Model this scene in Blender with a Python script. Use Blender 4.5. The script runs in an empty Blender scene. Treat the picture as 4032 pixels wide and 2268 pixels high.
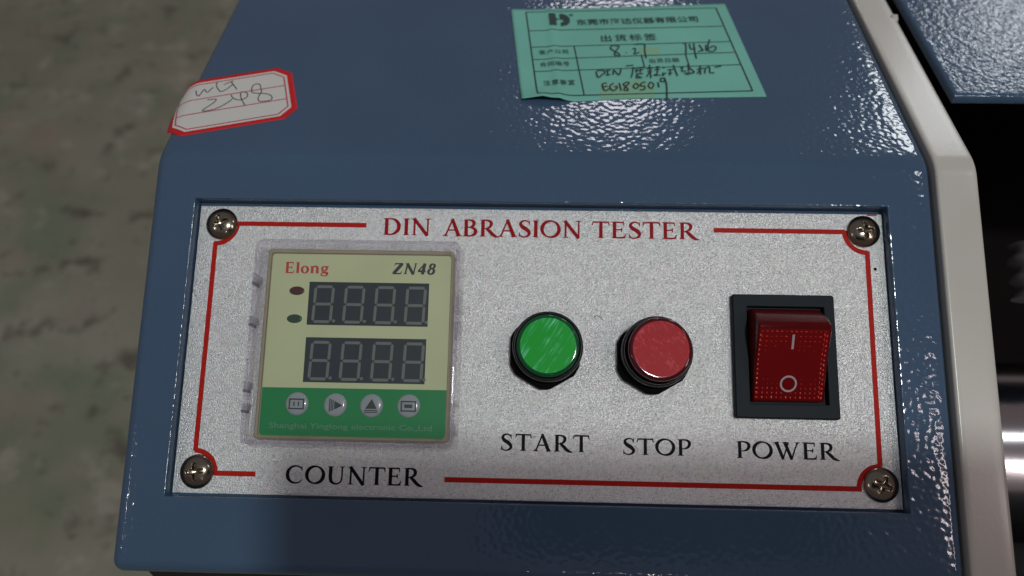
import bpy, bmesh, math, random
from mathutils import Vector, Matrix
random.seed(7)
S = 0.001                       # panel drawings are in millimetres
scene = bpy.context.scene
col = scene.collection

# ------------------------------------------------------------------ camera
# panel frame: x right, y up the panel, z out of the name plate.  The panel leans back 30 degrees.
TILT = Matrix.Translation((0, 0, 0.45)) @ Matrix.Rotation(math.radians(30), 4, 'X')
CAM_ROT = Matrix(((0.9994683430, 0.0211033324, -0.0248531822),
                  (0.0158384256, -0.9805441255, -0.1956587904),
                  (-0.0284986943, 0.1951611317, -0.9803570559)))   # rows: right, down, forward
CAM_POS = Vector((-0.43589, -23.75751, 200.36406)) * S
r_, d_, f_ = CAM_ROT
cm = Matrix(((r_[0], -d_[0], -f_[0], 0), (r_[1], -d_[1], -f_[1], 0), (r_[2], -d_[2], -f_[2], 0), (0, 0, 0, 1)))
CAM_M = TILT @ Matrix.Translation(CAM_POS) @ cm
cam = bpy.data.cameras.new('camera')
cam_o = bpy.data.objects.new('camera', cam)
col.objects.link(cam_o)
cam_o.matrix_world = CAM_M
cam.sensor_width = 36.0
cam.lens = 3100 / 4032 * 36.0
cam.clip_start = 0.005
cam.clip_end = 50
cam.dof.use_dof = True
cam.dof.focus_distance = 0.197
cam.dof.aperture_fstop = cam.lens / 2.4
scene.camera = cam_o

# ------------------------------------------------------------------ light
scene.view_settings.view_transform = 'Standard'
scene.view_settings.look = 'None'
scene.view_settings.exposure = 0.10
scene.view_settings.gamma = 1.0
world = bpy.data.worlds.new('World')
scene.world = world
world.use_nodes = True
wb = world.node_tree.nodes['Background']
wb.inputs['Color'].default_value = (1.0, 0.78, 0.79, 1)
wb.inputs['Strength'].default_value = 0.105

def lamp(name, direction, dist, power, color, size, size_y=None, shape='RECTANGLE', panel=True, roll=0):
    """Area lamp, direction given in the panel frame (panel=True) or as (azimuth, elevation) in the room."""
    L = bpy.data.lights.new(name, 'AREA')
    L.energy = power
    L.color = color
    L.shape = shape
    L.size = size
    if size_y: L.size_y = size_y
    o = bpy.data.objects.new(name, L)
    col.objects.link(o)
    if panel:
        v = (TILT.to_3x3() @ Vector(direction)).normalized()
    else:
        az, el = map(math.radians, direction)
        v = Vector((math.sin(az) * math.cos(el), math.cos(az) * math.cos(el), math.sin(el)))
    c = TILT @ Vector((0, 0, 0))
    o.location = c + v * dist
    o.rotation_euler = v.to_track_quat('Z', 'Y').to_euler()
    return o

lamp('ceiling_lamp', (0.20, 0.06, 1.0), 2.2, 13.0, (0.94, 1.0, 0.98), 0.13, shape='DISK')
lamp('far_lamp_left', (-0.90, -0.12, 1.0), 2.4, 1.0, (1.0, 0.95, 0.9), 0.05, shape='DISK')
lamp('far_lamp_front', (0.12, -0.50, 1.0), 2.4, 0.6, (1.0, 0.92, 0.85), 0.05, shape='DISK')
lamp('far_lamp_right', (0.77, 0.55, 1.0), 2.43, 1.0, (0.96, 0.98, 1.0), 0.16, shape='DISK')
lamp('rear_lamp', (6.5, 32.0), 3.0, 2.9, (0.96, 0.94, 1.0), 0.36, 0.28, panel=False)
lamp('rear_lamp_right', (34, 30), 3.0, 4.0, (0.92, 0.97, 1.0), 0.42, 0.30, panel=False)
lamp('cool_fill', (-0.25, 0.30, 1.0), 2.4, 3.6, (0.58, 0.80, 1.0), 4.2, shape='DISK')  # added overhead fill, sized for soft cool light on the blue cover
lamp('right_lamp', (0.76, -0.08, 1.0), 2.4, 3.6, (1.0, 0.84, 0.84), 0.07, 0.75)

# ------------------------------------------------------------------ materials
def new_mat(name):
    m = bpy.data.materials.new(name)
    m.use_nodes = True
    nt = m.node_tree
    b = nt.nodes['Principled BSDF']
    return m, nt, b

def setin(b, **kw):
    for k, v in kw.items():
        k = k.replace('_', ' ')
        if k in b.inputs:
            if isinstance(v, tuple) and len(v) == 3: v = v + (1,)
            b.inputs[k].default_value = v

def plain(name, color, rough=0.4, metal=0.0, coat=0.0, spec=0.5, bump=None, vary=None):
    m, nt, b = new_mat(name)
    setin(b, Base_Color=color, Roughness=rough, Metallic=metal, Coat_Weight=coat, Specular_IOR_Level=spec)
    if bump or vary:
        tc = nt.nodes.new('ShaderNodeTexCoord')
    if bump:
        sc, dist = bump
        n = nt.nodes.new('ShaderNodeTexNoise'); n.inputs['Scale'].default_value = sc; n.inputs['Detail'].default_value = 2
        nt.links.new(tc.outputs['Object'], n.inputs['Vector'])
        bp = nt.nodes.new('ShaderNodeBump'); bp.inputs['Distance'].default_value = dist; bp.inputs['Strength'].default_value = 1
        nt.links.new(n.outputs['Fac'], bp.inputs['Height'])
        nt.links.new(bp.outputs['Normal'], b.inputs['Normal'])
    if vary:
        sc, amt = vary
        n2 = nt.nodes.new('ShaderNodeTexNoise'); n2.inputs['Scale'].default_value = sc; n2.inputs['Detail'].default_value = 5
        nt.links.new(tc.outputs['Object'], n2.inputs['Vector'])
        mx = nt.nodes.new('ShaderNodeMix'); mx.data_type = 'RGBA'
        mx.inputs[6].default_value = tuple(c * (1 - amt) for c in color) + (1,)
        mx.inputs[7].default_value = tuple(min(1, c * (1 + amt)) for c in color) + (1,)
        mr = nt.nodes.new('ShaderNodeMapRange'); mr.inputs[1].default_value = 0.3; mr.inputs[2].default_value = 0.7
        nt.links.new(n2.outputs['Fac'], mr.inputs[0]); nt.links.new(mr.outputs[0], mx.inputs[0])
        nt.links.new(mx.outputs[2], b.inputs['Base Color'])
    return m

def paint_mat(name, color, sc=740, dist=0.00010, rough=0.10, coat=0.0, detail=0.0, sparse=0.0):
    """gloss powder coat with an orange-peel skin"""
    m, nt, b = new_mat(name)
    setin(b, Roughness=rough, Specular_IOR_Level=0.5, Coat_Weight=coat)
    tc = nt.nodes.new('ShaderNodeTexCoord')
    n = nt.nodes.new('ShaderNodeTexNoise'); n.inputs['Scale'].default_value = sc
    n.inputs['Detail'].default_value = detail; n.inputs['Roughness'].default_value = 0.5
    nt.links.new(tc.outputs['Object'], n.inputs['Vector'])
    bp = nt.nodes.new('ShaderNodeBump'); bp.inputs['Distance'].default_value = dist
    nt.links.new(n.outputs['Fac'], bp.inputs['Height'])
    nt.links.new(bp.outputs['Normal'], b.inputs['Normal'])
    n2 = nt.nodes.new('ShaderNodeTexNoise'); n2.inputs['Scale'].default_value = 35; n2.inputs['Detail'].default_value = 4
    nt.links.new(tc.outputs['Object'], n2.inputs['Vector'])
    mx = nt.nodes.new('ShaderNodeMix'); mx.data_type = 'RGBA'
    mx.inputs[6].default_value = tuple(c * 0.9 for c in color) + (1,)
    mx.inputs[7].default_value = tuple(c * 1.1 for c in color) + (1,)
    nt.links.new(n2.outputs['Fac'], mx.inputs[0])
    nt.links.new(mx.outputs[2], b.inputs['Base Color'])
    return m

def plate_mat():
    m, nt, b = new_mat('brushed_plate')
    setin(b, Metallic=0.74, Roughness=0.36)
    tc = nt.nodes.new('ShaderNodeTexCoord')
    n = nt.nodes.new('ShaderNodeTexNoise'); n.inputs['Scale'].default_value = 3100; n.inputs['Detail'].default_value = 2
    nt.links.new(tc.outputs['Object'], n.inputs['Vector'])
    bp = nt.nodes.new('ShaderNodeBump'); bp.inputs['Distance'].default_value = 0.00030
    nt.links.new(n.outputs['Fac'], bp.inputs['Height'])
    nt.links.new(bp.outputs['Normal'], b.inputs['Normal'])
    # mixed grain: flecks of slightly different grey and tint
    v = nt.nodes.new('ShaderNodeTexVoronoi'); v.inputs['Scale'].default_value = 2600
    nt.links.new(tc.outputs['Object'], v.inputs['Vector'])
    hs = nt.nodes.new('ShaderNodeHueSaturation'); hs.inputs['Saturation'].default_value = 0.22; hs.inputs['Value'].default_value = 1.2
    nt.links.new(v.outputs['Color'], hs.inputs['Color'])
    mx = nt.nodes.new('ShaderNodeMix'); mx.data_type = 'RGBA'; mx.inputs[0].default_value = 0.30
    mx.inputs[6].default_value = (0.86, 0.88, 0.88, 1)
    nt.links.new(hs.outputs['Color'], mx.inputs[7])
    nt.links.new(mx.outputs[2], b.inputs['Base Color'])
    rr = nt.nodes.new('ShaderNodeMapRange'); rr.inputs[3].default_value = 0.25; rr.inputs[4].default_value = 0.40
    nt.links.new(v.outputs['Distance'], rr.inputs[0]); rr.inputs[2].default_value = 0.7
    nt.links.new(rr.outputs[0], b.inputs['Roughness'])
    return m

def clear_mat(name, tint=(0.98, 0.98, 0.98), haze=0.025, gloss_rough=0.05):
    m = bpy.data.materials.new(name); m.use_nodes = True
    nt = m.node_tree; nt.nodes.clear()
    out = nt.nodes.new('ShaderNodeOutputMaterial')
    tr = nt.nodes.new('ShaderNodeBsdfTransparent'); tr.inputs[0].default_value = tint + (1,)
    gl = nt.nodes.new('ShaderNodeBsdfGlossy'); gl.inputs['Roughness'].default_value = gloss_rough
    df = nt.nodes.new('ShaderNodeBsdfDiffuse'); df.inputs[0].default_value = (0.75, 0.74, 0.80, 1)
    lw = nt.nodes.new('ShaderNodeLayerWeight'); lw.inputs[0].default_value = 0.5
    pw = nt.nodes.new('ShaderNodeMath'); pw.operation = 'POWER'; pw.inputs[1].default_value = 4.0
    fr = nt.nodes.new('ShaderNodeMath'); fr.operation = 'MULTIPLY_ADD'; fr.inputs[1].default_value = 0.30; fr.inputs[2].default_value = 0.035
    nt.links.new(lw.outputs['Facing'], pw.inputs[0]); nt.links.new(pw.outputs[0], fr.inputs[0])
    m1 = nt.nodes.new('ShaderNodeMixShader'); m1.inputs[0].default_value = haze
    m2 = nt.nodes.new('ShaderNodeMixShader')
    nt.links.new(tr.outputs[0], m1.inputs[1]); nt.links.new(df.outputs[0], m1.inputs[2])
    nt.links.new(fr.outputs[0], m2.inputs[0]); nt.links.new(m1.outputs[0], m2.inputs[1]); nt.links.new(gl.outputs[0], m2.inputs[2])
    nt.links.new(m2.outputs[0], out.inputs[0])
    return m

def floor_mat():
    m, nt, b = new_mat('concrete')
    setin(b, Roughness=0.7)
    tc = nt.nodes.new('ShaderNodeTexCoord')
    def noise(sc, det, off=0.0, rough=0.55):
        mp = nt.nodes.new('ShaderNodeMapping'); mp.inputs['Location'].default_value = (off, off * 1.7, 0)
        nt.links.new(tc.outputs['Object'], mp.inputs['Vector'])
        n = nt.nodes.new('ShaderNodeTexNoise'); n.inputs['Scale'].default_value = sc; n.inputs['Detail'].default_value = det
        n.inputs['Roughness'].default_value = rough
        nt.links.new(mp.outputs[0], n.inputs['Vector']); return n
    def ramp(src, lo, hi, a, c):
        r = nt.nodes.new('ShaderNodeMapRange'); r.inputs[1].default_value = lo; r.inputs[2].default_value = hi
        r.inputs[3].default_value = a; r.inputs[4].default_value = c
        nt.links.new(src, r.inputs[0]); return r.outputs[0]
    def mix(fac, A, B, mode='MIX'):
        x = nt.nodes.new('ShaderNodeMix'); x.data_type = 'RGBA'; x.blend_type = mode
        nt.links.new(fac, x.inputs[0])
        for i, c in ((6, A), (7, B)):
            if isinstance(c, tuple): x.inputs[i].default_value = c + (1,)
            else: nt.links.new(c, x.inputs[i])
        return x.outputs[2]
    c = mix(ramp(noise(5, 6).outputs[0], .35, .65, 0, 1), (0.235, 0.23, 0.165), (0.31, 0.305, 0.235))
    c = mix(ramp(noise(8, 3, 3.0).outputs[0], .48, .62, 0, .75), c, (0.185, 0.225, 0.145))
    c = mix(ramp(noise(11, 4, 9.0).outputs[0], .56, .70, 0, .6), c, (0.30, 0.235, 0.20))
    c = mix(ramp(noise(24, 3, 5.0, .6).outputs[0], .57, .68, 0, .8), c, (0.10, 0.085, 0.065))
    c = mix(ramp(noise(15, 5, 7.0, .7).outputs[0], .56, .64, 0, .6), c, (0.40, 0.39, 0.32))
    c = mix(ramp(noise(60, 3, 2.0, .6).outputs[0], .63, .72, 0, .7), c, (0.07, 0.06, 0.05))
    nt.links.new(c, b.inputs['Base Color'])
    bp = nt.nodes.new('ShaderNodeBump'); bp.inputs['Distance'].default_value = 0.002; bp.inputs['Strength'].default_value = .5
    nt.links.new(noise(180, 5).outputs[0], bp.inputs['Height']); nt.links.new(bp.outputs[0], b.inputs['Normal'])
    return m

def disc_mat(name, base, light, angle, stretch):
    """scratched glossy plastic disc"""
    m, nt, b = new_mat(name)
    setin(b, Roughness=0.45, Specular_IOR_Level=0.16)
    tc = nt.nodes.new('ShaderNodeTexCoord')
    mr_ = nt.nodes.new('ShaderNodeMapping'); mr_.inputs['Rotation'].default_value = (0, 0, math.radians(angle))
    nt.links.new(tc.outputs['Object'], mr_.inputs['Vector'])
    mp = nt.nodes.new('ShaderNodeMapping'); mp.inputs['Scale'].default_value = (1.0, stretch, 1.0)
    nt.links.new(mr_.outputs[0], mp.inputs['Vector'])
    n = nt.nodes.new('ShaderNodeTexNoise'); n.inputs['Scale'].default_value = 1500; n.inputs['Detail'].default_value = 3
    nt.links.new(mp.outputs[0], n.inputs['Vector'])
    n2 = nt.nodes.new('ShaderNodeTexNoise'); n2.inputs['Scale'].default_value = 190; n2.inputs['Detail'].default_value = 2
    nt.links.new(tc.outputs['Object'], n2.inputs['Vector'])
    r = nt.nodes.new('ShaderNodeMapRange'); r.inputs[1].default_value = .50; r.inputs[2].default_value = .70
    nt.links.new(n.outputs[0], r.inputs[0])
    r2 = nt.nodes.new('ShaderNodeMapRange'); r2.inputs[1].default_value = .36; r2.inputs[2].default_value = .58
    nt.links.new(n2.outputs[0], r2.inputs[0])
    mu = nt.nodes.new('ShaderNodeMath'); mu.operation = 'MULTIPLY'
    nt.links.new(r.outputs[0], mu.inputs[0]); nt.links.new(r2.outputs[0], mu.inputs[1])
    mx = nt.nodes.new('ShaderNodeMix'); mx.data_type = 'RGBA'
    mx.inputs[6].default_value = base + (1,); mx.inputs[7].default_value = light + (1,)
    nt.links.new(mu.outputs[0], mx.inputs[0]); nt.links.new(mx.outputs[2], b.inputs['Base Color'])
    bp = nt.nodes.new('ShaderNodeBump'); bp.inputs['Distance'].default_value = 0.00004
    nt.links.new(n.outputs[0], bp.inputs['Height']); nt.links.new(bp.outputs[0], b.inputs['Normal'])
    return m

M = {
    'blue': paint_mat('blue_paint', (0.062, 0.114, 0.192)),
    'blue_rough': paint_mat('blue_hammer_paint', (0.062, 0.114, 0.192), sc=620, dist=0.00026, rough=0.12, detail=2.0),
    'cream': paint_mat('cream_paint', (0.60, 0.58, 0.53), sc=1100, dist=0.00001, rough=0.25),
    'plate': plate_mat(),
    'red_print': plain('red_print', (0.50, 0.020, 0.014), 0.5, spec=0.08, vary=(900, .12)),
    'dark_red_print': plain('dark_red_print', (0.36, 0.008, 0.014), 0.5, spec=0.08, vary=(900, .12)),
    'black_print': plain('black_print', (0.010, 0.008, 0.012), 0.5, spec=0.08),
    'screw': plain('nickel', (0.30, 0.26, 0.20), 0.17, 1.0, bump=(900, 0.00002)),
    'bezel_plastic': plain('aged_plastic', (0.36, 0.32, 0.21), 0.45, vary=(120, .08)),
    'overlay': plain('overlay_film', (0.62, 0.68, 0.40), 0.4, spec=0.25, vary=(60, .04)),
    'overlay_green': plain('green_print', (0.005, 0.26, 0.07), 0.35, spec=0.3),
    'window': plain('smoked_window', (0.026, 0.040, 0.050), 0.35, spec=0.25, vary=(150, .12)),
    'segment': plain('led_segment', (0.17, 0.20, 0.18), 0.5, spec=0.2),
    'led_red': plain('led_red', (0.075, 0.014, 0.012), 0.2, coat=0.5),
    'led_green': plain('led_green', (0.016, 0.075, 0.028), 0.2, coat=0.5),
    'key': plain('key_plastic', (0.34, 0.39, 0.41), 0.22, coat=0.6),
    'ink': plain('ink', (0.018, 0.022, 0.025), 0.5),
    'elong_red': plain('logo_red', (0.55, 0.035, 0.035), 0.5),
    'pale_print': plain('pale_print', (0.09, 0.30, 0.17), 0.5),
    'clear': clear_mat('clear_plastic'),
    'clear_wall': clear_mat('clear_plastic_wall', (0.985, 0.98, 0.985), 0.006),
    'clear_edge': clear_mat('clear_plastic_edge', (0.80, 0.77, 0.84), 0.02),
    'clear_rib': clear_mat('clear_plastic_rib', (0.97, 0.97, 0.98), 0.12),
    'smoke_rib': clear_mat('smoky_plastic_rib', (0.66, 0.63, 0.70), 0.03),
    'black_plastic': plain('black_plastic', (0.007, 0.008, 0.010), 0.3, spec=0.3, bump=(1500, 0.00002)),
    'frame_plastic': plain('switch_frame_plastic', (0.012, 0.017, 0.024), 0.5, spec=0.12, bump=(1200, 0.00003)),
    'green_lens': plain('green_lens', (0.004, 0.085, 0.03), 0.08, spec=0.6),
    'red_lens': plain('red_lens', (0.075, 0.003, 0.008), 0.08, spec=0.6),
    'green_disc': disc_mat('green_disc', (0.002, 0.40, 0.030), (0.20, 0.82, 0.50), 32, 0.10),
    'red_disc': disc_mat('red_disc', (0.44, 0.010, 0.018), (0.60, 0.07, 0.09), -40, 0.45),
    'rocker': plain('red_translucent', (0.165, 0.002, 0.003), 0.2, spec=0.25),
    'rocker_shade': plain('red_translucent_shade', (0.09, 0.002, 0.003), 0.2, spec=0.25),  # same red plastic, darker: shade of the unlit sides is in the colour
    'prism': plain('red_prism', (0.75, 0.035, 0.02), 0.25, coat=0.5),
    'white_mark': plain('white_mark', (0.42, 0.34, 0.37), 0.5),
    'paper_green': plain('green_paper', (0.19, 0.54, 0.44), 0.7, vary=(30, .07)),
    'paper_print': plain('paper_print', (0.030, 0.060, 0.055), 0.7),
    'pen': plain('pen_ink', (0.015, 0.03, 0.03), 0.6),
    'stain': plain('paper_stain', (0.24, 0.50, 0.33), 0.7),
    'paper_white': plain('white_paper', (0.68, 0.68, 0.64), 0.6),
    'sticker_red': plain('sticker_red', (0.62, 0.012, 0.018), 0.5),
    'sticker_line': plain('sticker_line', (0.55, 0.08, 0.13), 0.6),
    'pencil': plain('pencil', (0.09, 0.095, 0.10), 0.5),
    'dark_steel': plain('dark_steel', (0.005, 0.003, 0.003), 0.7, spec=0.08, vary=(40, .3)),
    'drum': plain('turned_steel', (0.66, 0.66, 0.68), 0.17, 1.0),
    'grey_steel': plain('dull_steel', (0.17, 0.17, 0.18), 0.55, 0.3),
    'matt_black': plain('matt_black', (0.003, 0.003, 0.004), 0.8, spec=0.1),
    'rubber': plain('dark_body', (0.015, 0.014, 0.015), 0.7),
    'phone': plain('phone_shell', (0.02, 0.02, 0.025), 0.3),
    'phone_glass': plain('phone_glass', (0.005, 0.005, 0.006), 0.08),
    'concrete': floor_mat(),
}

# ------------------------------------------------------------------ mesh helpers (millimetres)
def link(name, me, mat, parent=None, smooth=False, loc=None, rot=None):
    if mat is not None:
        for k in (mat if isinstance(mat, (list, tuple)) else [mat]):
            me.materials.append(M[k])
    o = bpy.data.objects.new(name, me)
    col.objects.link(o)
    if smooth:
        me.polygons.foreach_set('use_smooth', [True] * len(me.polygons))
    if parent is not None: o.parent = parent
    if loc is not None: o.location = Vector(loc) * S
    if rot is not None: o.rotation_euler = rot
    return o

def mesh(name, verts, faces, mats=None):
    me = bpy.data.meshes.new(name)
    me.from_pydata([(x * S, y * S, z * S) for x, y, z in verts], [], faces)
    if mats: me.polygons.foreach_set('material_index', mats)
    me.update()
    return me

def fix_normals(me):
    bm = bmesh.new(); bm.from_mesh(me)
    bmesh.ops.recalc_face_normals(bm, faces=bm.faces)
    bm.to_mesh(me); bm.free()

class Sheet:
    """collects flat print: every stroke a few microns above the last, so no two share a plane"""
    def __init__(self, z, mapper=None):
        self.v = []; self.f = []; self.z = z; self.k = 0; self.mapper = mapper or (lambda x, y, h: (x, y, h))
    def _lift(self):
        self.k += 1
        return self.z + 0.0012 * (self.k % 24)
    def poly(self, pts):
        h = self._lift(); n = len(self.v)
        a = sum(pts[i][0] * pts[(i + 1) % len(pts)][1] - pts[(i + 1) % len(pts)][0] * pts[i][1] for i in range(len(pts)))
        if a < 0: pts = pts[::-1]
        self.v += [self.mapper(x, y, h) for x, y in pts]
        self.f.append(tuple(range(n, n + len(pts))))
    def strip(self, L, R):
        h = self._lift(); n = len(self.v)
        for a, b in zip(L, R):
            self.v += [self.mapper(a[0], a[1], h), self.mapper(b[0], b[1], h)]
        for i in range(len(L) - 1):
            self.f.append((n + 2 * i + 1, n + 2 * i + 3, n + 2 * i + 2, n + 2 * i))
    def stroke(self, pts, closed=False, smooth=False, width=None, step=None, end=0.0):
        if width is not None: pts = [(p[0], p[1], width) for p in pts]
        if smooth: pts = catmull(pts, closed)
        elif step:
            q = []
            for a, b in zip(pts, pts[1:]):
                n = max(1, int(math.dist(a[:2], b[:2]) / step))
                q += [tuple(a[i] + (b[i] - a[i]) * t / n for i in range(3)) for t in range(n)]
            pts = q + [pts[-1]]
        m = len(pts); L = []; R = []
        for i in range(m):
            if closed: p, q = pts[(i - 1) % m], pts[(i + 1) % m]
            else: p, q = pts[max(0, i - 1)], pts[min(m - 1, i + 1)]
            dx, dy = q[0] - p[0], q[1] - p[1]; l = math.hypot(dx, dy) or 1
            nx, ny = -dy / l, dx / l; w = pts[i][2] / 2
            L.append((pts[i][0] + nx * w, pts[i][1] + ny * w)); R.append((pts[i][0] - nx * w, pts[i][1] - ny * w))
        if closed: L.append(L[0]); R.append(R[0])
        self.strip(L, R)
    def rect(self, x0, y0, x1, y1): self.poly([(x0, y0), (x1, y0), (x1, y1), (x0, y1)])
    def disc(self, cx, cy, rx, ry, n=40): self.poly([(cx + rx * math.cos(t * 2 * math.pi / n), cy + ry * math.sin(t * 2 * math.pi / n)) for t in range(n)])
    def build(self, name, mat, parent): return link(name, mesh(name, self.v, self.f), mat, parent)

def catmull(pts, closed=False, n=8):
    m = len(pts); out = []
    rng = range(m) if closed else range(m - 1)
    for i in rng:
        if closed: p0, p1, p2, p3 = (pts[(i + k) % m] for k in (-1, 0, 1, 2))
        else: p0, p1, p2, p3 = pts[max(0, i - 1)], pts[i], pts[i + 1], pts[min(m - 1, i + 2)]
        for k in range(n):
            t = k / n
            out.append(tuple(0.5 * (2 * b + (c - a) * t + (2 * a - 5 * b + 4 * c - d) * t * t + (3 * b - a - 3 * c + d) * t ** 3)
                             for a, b, c, d in zip(p0, p1, p2, p3)))
    if not closed: out.append(tuple(pts[-1]))
    return out

# ---- an old-style serif face drawn with variable-width strokes (cap height 1)
def serif(x, y, up, stem=.135, l=.15, r=.15):
    s = 1 if up else -1
    pts = [(x - l, y), (x + r, y), (x + r, y + .03 * s), (x + stem / 2 + .02, y + .06 * s), (x + stem / 2, y + .13 * s),
           (x - stem / 2, y + .13 * s), (x - stem / 2 - .02, y + .06 * s), (x - l, y + .03 * s)]
    return ('p', pts)
def st(*p): return ('s', [tuple(q) for q in p])
def cu(*p): return ('c', [tuple(q) for q in p])
def ring(cx, cy, rx, ry, k, K, tilt=0.0):
    pts = []
    for i in range(28):
        a = 2 * math.pi * i / 28
        pts.append((cx + rx * math.cos(a), cy + ry * math.sin(a), k + (K - k) * abs(math.cos(a + tilt)) ** 1.4))
    return ('o', pts)
K = .135
GL = {
 'I': (.36, [st((.18, 0, K), (.18, 1, K)), serif(.18, 0, 1), serif(.18, 1, 0)]),
 'D': (.96, [st((.2, 0, K), (.2, 1, K)), serif(.2, 0, 1, r=.1), serif(.2, 1, 0, r=.1),
      cu((.2, .965, .06), (.42, .965, .06), (.62, .89, .10), (.77, .70, .135), (.80, .5, .145), (.76, .29, .135), (.61, .11, .10), (.42, .035, .06), (.2, .035, .06))]),
 'N': (1.02, [st((.19, 0, .075), (.19, .97, .075)), st((.15, 1.0, .13), (.84, -.03, .13)), st((.84, -.02, .065), (.84, 1, .065)),
      serif(.19, 0, 1, .07, .14, .14), serif(.84, 1, 0, .07, .14, .14), ('p', [(.0, 1), (.3, 1), (.2, .88), (.15, .96), (.0, .97)])]),
 'A': (.92, [st((.12, .0, .06), (.46, 1.0, .07)), st((.44, 1.03, .12), (.79, 0, .15)), st((.25, .36, .055), (.66, .36, .055)),
      serif(.12, 0, 1, .06, .13, .14), serif(.79, 0, 1, .14, .16, .15)]),
 'B': (.80, [st((.2, 0, K), (.2, 1, K)), serif(.2, 0, 1, r=.1), serif(.2, 1, 0, r=.1),
      cu((.2, .965, .06), (.38, .965, .065), (.53, .9, .11), (.58, .77, .13), (.52, .62, .1), (.36, .54, .05), (.2, .535, .05)),
      cu((.2, .535, .05), (.42, .53, .06), (.61, .44, .11), (.67, .28, .14), (.6, .12, .11), (.42, .035, .06), (.2, .035, .06))]),
 'R': (.93, [st((.2, 0, K), (.2, 1, K)), serif(.2, 0, 1), serif(.2, 1, 0, r=.1),
      cu((.2, .965, .06), (.40, .965, .065), (.56, .89, .11), (.61, .74, .13), (.54, .57, .1), (.38, .48, .05), (.2, .475, .05)),
      cu((.36, .5, .09), (.52, .33, .13), (.70, .12, .13), (.84, .02, .10), (1.02, -.03, .02))]),
 'P': (.74, [st((.2, 0, K), (.2, 1, K)), serif(.2, 0, 1), serif(.2, 1, 0, r=.1),
      cu((.2, .965, .06), (.42, .965, .065), (.60, .88, .11), (.65, .71, .13), (.57, .52, .1), (.40, .43, .05), (.28, .43, .04))]),
 'S': (.70, [('p', [(.56, .98), (.61, .98), (.62, .72), (.585, .72)]),
      cu((.59, .80, .03), (.50, .94, .055), (.36, .98, .06), (.21, .91, .09), (.155, .77, .12), (.25, .61, .15), (.45, .46, .155), (.585, .28, .13), (.55, .12, .1), (.40, .02, .06), (.25, .02, .055), (.13, .11, .05), (.10, .22, .03)),
      ('p', [(.07, .02), (.12, .02), (.12, .27), (.08, .29)])]),
 'O': (1.04, [ring(.52, .5, .42, .475, .06, .14, .25)]),
 'T': (.86, [st((.43, 0, K), (.43, 1, K)), st((.06, .965, .06), (.80, .965, .06)), serif(.43, 0, 1),
      ('p', [(.06, .995), (.17, .94), (.08, .90), (.045, .76), (.0, .76), (.03, .995)]), ('p', [(.80, .995), (.69, .94), (.78, .90), (.815, .76), (.86, .76), (.83, .995)])]),
 'E': (.78, [st((.2, 0, K), (.2, 1, K)), serif(.2, 0, 1, r=.1), serif(.2, 1, 0, r=.1), st((.2, .965, .06), (.62, .965, .06)),
      ('p', [(.64, .995), (.50, .94), (.61, .90), (.63, .76), (.67, .76), (.66, .995)]), st((.2, .52, .05), (.55, .52, .05)),
      ('p', [(.53, .65), (.57, .65), (.57, .39), (.53, .39), (.50, .495), (.50, .545)]), st((.2, .035, .06), (.64, .035, .06)),
      ('p', [(.66, .005), (.52, .06), (.66, .12), (.70, .26), (.745, .26), (.71, .005)])]),
 'C': (.94, [cu((.84, .76, .03), (.75, .9, .055), (.56, .975, .06), (.34, .93, .08), (.17, .74, .12), (.12, .5, .14), (.17, .27, .13), (.33, .08, .09), (.55, .02, .06), (.74, .08, .05), (.87, .22, .03)),
      ('p', [(.80, .97), (.85, .97), (.865, .70), (.82, .70)])]),
 'U': (.98, [cu((.2, 1, .135), (.2, .7, .135), (.2, .4, .135), (.25, .16, .12), (.40, .04, .08), (.56, .03, .065), (.72, .14, .06), (.78, .38, .06), (.78, .7, .06), (.78, 1, .06)),
      serif(.2, 1, 0), serif(.78, 1, 0, .06, .13, .13)]),
 'W': (1.28, [st((.12, 1, .14), (.43, -.03, .12)), st((.41, -.03, .06), (.70, .97, .06)), st((.52, 1, .14), (.85, -.03, .12)), st((.83, -.03, .06), (1.14, 1, .06)),
      serif(.12, 1, 0, .13, .15, .14), serif(.55, 1, 0, .13, .14, .17), serif(1.14, 1, 0, .06, .13, .13)]),
 'l': (.33, [st((.17, 0, K), (.17, 1, K)), serif(.17, 0, 1, l=.13, r=.13), ('p', [(.0, 1), (.23, 1.0), (.23, .9), (.10, .93), (.0, .97)])]),
 'o': (.66, [ring(.33, .33, .22, .305, .055, .13)]),
 'n': (.74, [st((.17, 0, K), (.17, .66, K)), serif(.17, 0, 1, l=.12, r=.12), ('p', [(.02, .66), (.23, .66), (.23, .58), (.10, .60), (.02, .63)]),
      cu((.17, .52, .05), (.34, .63, .08), (.50, .6, .11), (.56, .45, .135), (.56, .2, .135), (.56, 0, .135)), serif(.56, 0, 1, l=.12, r=.12)]),
 'g': (.66, [ring(.30, .45, .17, .19, .05, .12), cu((.20, .27, .05), (.14, .18, .06), (.24, .10, .10), (.45, .07, .12), (.54, -.04, .11), (.44, -.19, .06), (.25, -.22, .05), (.09, -.15, .07), (.09, -.04, .06), (.20, .05, .05)),
      st((.42, .60, .07), (.62, .63, .07))]),
 'Z': (.80, [st((.10, .95, .06), (.72, .95, .06)), st((.64, .95, .15), (.14, .05, .15)), st((.06, .04, .06), (.70, .04, .06)),
      ('p', [(.10, .99), (.22, .93), (.13, .88), (.09, .72), (.05, .72), (.06, .99)]), ('p', [(.70, 0), (.55, .06), (.68, .12), (.72, .28), (.765, .28), (.75, 0)])]),
 '4': (.68, [st((.46, 1.0, .06), (.06, .30, .06)), st((.04, .29, .09), (.64, .29, .09)), st((.45, 0, .14), (.45, 1, .14))]),
 '8': (.66, [ring(.33, .76, .17, .20, .06, .11), ring(.33, .28, .21, .25, .06, .12)]),
}
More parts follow.
